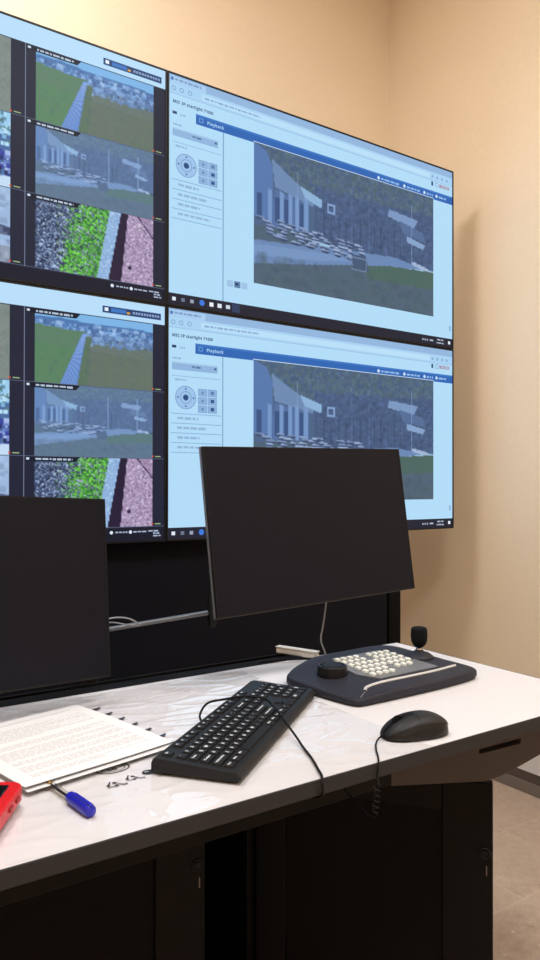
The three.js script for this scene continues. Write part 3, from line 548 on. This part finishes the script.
  add(scene, 'keyboard_cord', tube([w(-0.345, 0.885, 0.7475), w(-0.362, 0.878, 0.7475), w(-0.36, 0.856, 0.753), w(-0.345, 0.852, 0.7695), w(-0.311, 0.853, 0.772), w(-0.27, 0.86, 0.772), w(-0.252, 0.887, 0.771), w(-0.263, 0.937, 0.7675), w(-0.278, 0.985, 0.762), w(-0.283, 1.02, 0.75), w(-0.29, 1.045, 0.7445), w(-0.306, 1.088, 0.7435), w(-0.326, 1.13, 0.7435), w(-0.333, 1.145, 0.743), w(-0.338, 1.153, 0.735), w(-0.338, 1.153, 0.722), w(-0.337, 1.135, 0.712), w(-0.335, 1.1, 0.71), w(-0.33, 1.065, 0.7)], 0.0019, 140), M.cable).userData = { label: 'black cord looped over the keyboard and off the desk edge', category: 'cord' };
}
// ------------------------------------------------------------------ mouse
{
  const t = thing('computer_mouse', 'black computer mouse resting near the desk front edge', 'mouse', [-0.106, DY + 0.0005, 1.093], -0.24);
  const surf = (a, b, off) => {        // a: along 0 tail (+x) .. 1 nose (-x); b: 0 right side .. 1 left side, over the back
    const l = 1 - 2 * a, x = 0.0575 * l, wd = 0.031 * Math.pow(Math.max(0, 1 - Math.pow(Math.abs(l), 2.6)), 0.42) * (1 - 0.06 * a), h = 0.035 * Math.pow(Math.max(0, 1 - Math.pow(Math.abs(l * 0.96 - 0.06) , 2.4)), 0.6) * (1 - 0.18 * a * a);
    const th = Math.PI * b, cs = Math.cos(th), sn = Math.sin(th);
    const e = 0.72, s = (v) => Math.sign(v) * Math.pow(Math.abs(v), e);
    return [x * (1 + off / 0.06), Math.max(0.002, (h + off) * s(sn)), (wd + off) * s(cs)];
  };
  const patch = (a0, a1, b0, b1, off, na, nb, skirt) => {
    const p = [], ix = [];
    for (let i = 0; i <= na; i++) for (let j = 0; j <= nb; j++) p.push(...surf(lerp(a0, a1, i / na), lerp(b0, b1, j / nb), off));
    for (let i = 0; i < na; i++) for (let j = 0; j < nb; j++) { const q = i * (nb + 1) + j; ix.push(q, q + 1, q + nb + 1, q + 1, q + nb + 2, q + nb + 1); }
    const g = new THREE.BufferGeometry(); g.setAttribute('position', new THREE.Float32BufferAttribute(p, 3)); g.setIndex(ix); g.computeVertexNormals(); g.setAttribute('uv', new THREE.Float32BufferAttribute(new Float32Array(p.length / 3 * 2), 2)); return g;
  };
  add(t, 'body', patch(0, 1, 0, 1, 0, 48, 36), M.mouseSide);
  add(t, 'palm_cover', patch(0.03, 0.53, 0.2, 0.8, 0.0009, 30, 24), M.mouseTop);
  add(t, 'button', patch(0.545, 0.975, 0.2, 0.475, 0.0009, 24, 14), M.mouseTop);
  add(t, 'button', patch(0.545, 0.975, 0.525, 0.8, 0.0009, 24, 14), M.mouseTop);
  add(t, 'scroll_wheel', cyl(0.009, 0.009, 0.005, 0, 0, 0, 24).rotateX(Math.PI / 2).translate(-0.03, 0.0245, 0), M.rubber);
  add(t, 'underside', bx(0.085, 0.003, 0.036, 0, 0.0018, 0, 0.001), M.rubber);
  const pts = [[-0.159, 0.7475, 1.081], [-0.172, 0.745, 1.083], [-0.186, 0.743, 1.092], [-0.203, 0.743, 1.11], [-0.222, 0.743, 1.135], [-0.232, 0.7425, 1.147], [-0.237, 0.738, 1.152], [-0.241, 0.724, 1.154]];
  for (let i = 0; i <= 40; i++) { const a = i / 40 * 10 * Math.PI; pts.push([-0.243 + 0.004 * Math.sin(a) - 0.004 * i / 40, 0.715 - 0.038 * i / 40, 1.156 + 0.004 * Math.cos(a)]); }
  pts.push([-0.247, 0.668, 1.15], [-0.245, 0.672, 1.12], [-0.243, 0.69, 1.075]);
  add(scene, 'mouse_cord', tube(pts, 0.0014, 420, 7), M.cable).userData = { label: 'thin black mouse cord hanging coiled off the desk front edge', category: 'cord' };
}
// ------------------------------------------------------------------ clear bag, papers, pen, handheld device
{
  const X0 = -0.78, X1 = -0.12, Z0 = 0.6, Z1 = 1.146, nx = 150, nz = 120;
  const H = (x, z) => { const r = noise.noise(x * 9 + z * 4, z * 22 - x * 6, 1.3), q = noise.noise(x * 30, z * 45, 4.1), e = 1 - Math.abs(r); return 0.0003 + 0.0011 * Math.pow(e, 12) + 0.0002 * Math.pow(1 - Math.abs(q), 6); };
  const edge = (s, k) => 0.008 * noise.noise(s * 14, k, 2);
  const grid = (x0, x1, z0, z1, a, b, off) => {
    const g = new THREE.PlaneGeometry(1, 1, a, b), p = g.attributes.position;
    for (let i = 0; i < p.count; i++) {
      const u = p.getX(i) + 0.5, v = 0.5 - p.getY(i), x = lerp(x0, x1, u) + (off ? 0 : edge(v, 5) * (u > 0.99 ? 1 : 0)), z = lerp(z0, z1, v);
      p.setXYZ(i, x, H(x, z) + off, z);
    }
    g.computeVertexNormals(); return g;
  };
  const t = thing('plastic_bag', 'clear crinkled plastic bag with black print spread flat on the worktop', 'plastic bag', [0, DY, 0]);
  add(t, 'film', grid(X0, X1, Z0, Z1, nx, nz, 0), M.bag);
  const [cv, c] = canvas(1024, 768), K = 6400;                 // pixels for a metre of print
  c.fillStyle = '#000'; c.fillRect(0, 0, 1024, 768); c.strokeStyle = c.fillStyle = '#fff';
  c.lineWidth = 13; c.beginPath(); c.ellipse(0.047 * K, 0.034 * K, 0.023 * K, 0.014 * K, 0, 0, 7); c.stroke(); c.lineWidth = 7; c.beginPath(); c.ellipse(0.047 * K, 0.034 * K, 0.017 * K, 0.009 * K, 0, 0, 7); c.stroke();
  c.font = 'bold 78px sans-serif'; c.fillText('LD', 0.038 * K, 0.0385 * K);
  const arrows = (x, y, s) => { c.lineWidth = 12; for (let i = 0; i < 3; i++) { c.save(); c.translate(x * K, y * K); c.rotate(i * 2.094); c.beginPath(); c.moveTo(-s, s * 0.6); c.lineTo(0.1 * s, s * 0.6); c.stroke(); c.beginPath(); c.moveTo(0.1 * s, s * 0.25); c.lineTo(0.7 * s, s * 0.6); c.lineTo(0.1 * s, s * 0.95); c.fill(); c.restore(); } };
  arrows(0.026, 0.086, 62); arrows(0.055, 0.078, 58);
  c.beginPath(); c.ellipse(0.083 * K, 0.072 * K, 62, 50, 0, 0, 7); c.fill(); c.fillStyle = '#000'; c.beginPath(); c.ellipse(0.081 * K, 0.069 * K, 24, 14, 0, 0, 7); c.fill(); c.fillStyle = '#fff';
  arrows(0.107, 0.072, 50);
  c.font = 'bold 46px sans-serif'; c.fillText('04', 0.036 * K, 0.094 * K); c.fillText('PE', 0.064 * K, 0.088 * K); c.font = '44px sans-serif'; c.fillText('TK276', 0.086 * K, 0.096 * K);
  const ink = std(0x1a1a1c, 0.5, 0, { alphaMap: canvasTexture(cv, false), transparent: true });
  const pr = grid(0, 0.16, 0, 0.12, 40, 30, 0.0009);
  { // printed on the film along the paper's lower edge
    const p = pr.attributes.position;
    for (let i = 0; i < p.count; i++) { const x = p.getX(i) - 0.6, z = p.getZ(i) + 0.925; p.setXYZ(i, x, H(x, z) + 0.0004, z); }
    pr.computeVertexNormals();
  }
  add(t, 'print', pr, ink, 'black printed seal and recycling marks');
  // a line of black printed strokes beside the papers
  const dash = [];
  for (let i = 0; i < 7; i++) {
    const f = i / 6, x = lerp(-0.478, -0.437, f), z = lerp(0.69, 0.916, f), s = new THREE.Shape();
    s.moveTo(-0.014, -0.004); s.quadraticCurveTo(0, -0.008, 0.013, -0.002); s.lineTo(0.014, 0.004); s.quadraticCurveTo(0.002, 0, -0.012, 0.005); s.closePath();
    const g = new THREE.ShapeGeometry(s, 6).rotateX(-Math.PI / 2).rotateY(0.25).translate(x, 0.0026, z); dash.push(g);
  }
  dash.forEach((g) => add(t, 'printed_stroke', g, M.ink));
}
{
  // sheets: gently curled paper with printed lines
  const [cv, c] = canvas(724, 1024);
  c.fillStyle = '#dddcdd'; c.fillRect(0, 0, 724, 1024);
  c.fillStyle = '#4a4a4c'; c.fillRect(50, 80, 600, 4); c.fillRect(60, 52, 170, 4);
  c.fillStyle = '#aaa8a9';
  for (let p = 0, y = 150; y < 940; y += 17) { if (rnd() < 0.13) { y += 12; continue; } const l = rnd() < 0.2 ? 0.5 + 0.4 * rnd() : 1; for (let x = 70; x < 70 + 590 * l;) { const w = 12 + 40 * rnd(); c.fillRect(x, y, Math.min(w, 70 + 590 * l - x), 6); x += w + 7; } }
  const printed = std(0xffffff, 0.7, 0, { map: canvasTexture(cv), side: THREE.DoubleSide }), plain = std(0xd8d7d8, 0.7, 0, { side: THREE.DoubleSide });
  const sheet = (w, h, curl, y, k) => {
    const g = new THREE.PlaneGeometry(w, h, 28, 36), p = g.attributes.position;
    for (let i = 0; i < p.count; i++) { const u = p.getX(i) / w + 0.5, v = 0.5 - p.getY(i) / h; p.setXYZ(i, p.getX(i), y + curl * (0.003 * Math.sin(3 * v + k) + 0.003 + 0.006 * Math.pow(Math.max(0, u - 0.55), 1.4) * v + 0.004 * Math.pow(v, 3) * (1 - u)), -p.getY(i)); }
    const b = g.clone(); { const q = b.attributes.position; for (let i = 0; i < q.count; i++) q.setY(i, q.getY(i) - 0.00025); }
    const ix = b.index.array; for (let i = 0; i < ix.length; i += 3) { const s = ix[i]; ix[i] = ix[i + 1]; ix[i + 1] = s; }
    g.computeVertexNormals(); b.computeVertexNormals();
    const r = merge([g, b]); return r;
  };
  const place = (name, label, mat, w, h, x, z, a, y, curl, k, group) => { const m = add(scene, numbered(name), sheet(w, h, curl, 0, k), mat); m.position.set(x, DY + y, z); m.rotation.y = a; m.userData = { label, category: 'paper', group }; };
  const G = 'paper sheets beside the keyboard';
  place('paper_sheet', 'blank white paper sheet lowest, under the red device', plain, 0.21, 0.297, -0.735, 0.8, 0.03, 0.0030, 0.35, 1, G);
  place('paper_sheet', 'white paper sheet under the printed page, edge showing near the pen', plain, 0.238, 0.27, -0.588, 0.832, 0.2, 0.0042, 0.5, 0.4, G);
  place('paper_sheet', 'white printed page with header line, uppermost of the sheets', printed, 0.238, 0.268, -0.591, 0.825, 0.21, 0.0062, 0.85, 0.4, G);
}
{
  const t = thing('ballpoint_pen', 'clear ballpoint pen with a blue cap, tip under the paper', 'pen', [-0.632, DY + 0.0075, 1.087], 0);
  t.rotation.y = Math.PI / 2 + 0.12;    // local +x runs from the cap to the tip
  const turn = (g) => g.rotateZ(-Math.PI / 2);
  add(t, 'barrel', turn(new THREE.CylinderGeometry(0.0044, 0.0044, 0.07, 6)).translate(0.078, -0.0015, 0), M.clearPlastic, 'clear six sided barrel');
  add(t, 'ink_tube', turn(new THREE.CylinderGeometry(0.0018, 0.0018, 0.07, 10)).translate(0.078, -0.0015, 0), M.ink);
  add(t, 'tip', turn(new THREE.LatheGeometry([[0, 0], [0.0036, 0], [0.0032, 0.006], [0.0014, 0.014], [0.0006, 0.018], [0, 0.018]].map(([a, b]) => new THREE.Vector2(a, b)), 16)).translate(0.113, -0.0015, 0), M.brass, 'brass tip');
  const cap = add(t, 'cap', turn(new THREE.LatheGeometry([[0, -0.001], [0.0055, 0], [0.0072, 0.003], [0.0075, 0.01], [0.0073, 0.05], [0.0068, 0.056], [0.005, 0.058], [0, 0.058]].map(([a, b]) => new THREE.Vector2(a, b)), 24)), M.blue, 'bright blue cap');
  add(cap, 'clip', bx(0.045, 0.0026, 0.005, 0.022, 0.0078, 0, 0.001), M.blue);
}
{
  const t = thing('handheld_device', 'red cased handheld device with black face at the photo edge', 'device', [-0.735, DY + 0.0085, 0.996], -0.56);
  const w = 0.085, h = 0.15, r = 0.014, s = new THREE.Shape();
  s.moveTo(-w / 2 + r, -h / 2); s.lineTo(w / 2 - r, -h / 2); s.absarc(w / 2 - r, -h / 2 + r, r, -Math.PI / 2, 0); s.lineTo(w / 2, h / 2 - r); s.absarc(w / 2 - r, h / 2 - r, r, 0, Math.PI / 2); s.lineTo(-w / 2 + r, h / 2); s.absarc(-w / 2 + r, h / 2 - r, r, Math.PI / 2, Math.PI); s.lineTo(-w / 2, -h / 2 + r); s.absarc(-w / 2 + r, -h / 2 + r, r, Math.PI, Math.PI * 1.5);
  const O = [0.0, 0, 0.055];
  add(t, 'case', new THREE.ExtrudeGeometry(s, { depth: 0.013, bevelEnabled: true, bevelSize: 0.0025, bevelThickness: 0.003, bevelSegments: 4, curveSegments: 10 }).translate(0, 0, 0.003).rotateX(-Math.PI / 2).translate(...O), M.red, 'bright red case');
  const y = 0.0195;
  const face = add(t, 'face', bx(w - 0.02, 0.003, h - 0.026, -0.002, y, 0, 0.0012).translate(...O), M.glassBlack, 'black glossy face');
  add(face, 'display', bx(0.045, 0.001, 0.02, -0.006, y + 0.0018, -0.042).translate(...O), M.grey);
  for (let i = 0; i < 3; i++) add(face, 'button', bx(0.014, 0.003, 0.009, -0.022 + 0.02 * i, y + 0.002, -0.018, 0.001).translate(...O), [M.pink, M.grey, M.pink][i]);
  add(t, 'knob', cyl(0.004, 0.0035, 0.008, 0, 0, 0, 16).rotateX(Math.PI / 2).translate(0.02, 0.012, -0.081).translate(...O), M.redDark);
  for (const z of [-0.045, -0.02]) add(t, 'side_button', bx(0.003, 0.005, 0.012, w / 2 + 0.003, 0.01, z, 0.001).translate(...O), M.redDark);
}
scene.traverse((o) => { if (o.isMesh) { o.castShadow = true; o.receiveShadow = true; } });
renderer.render(scene, camera);
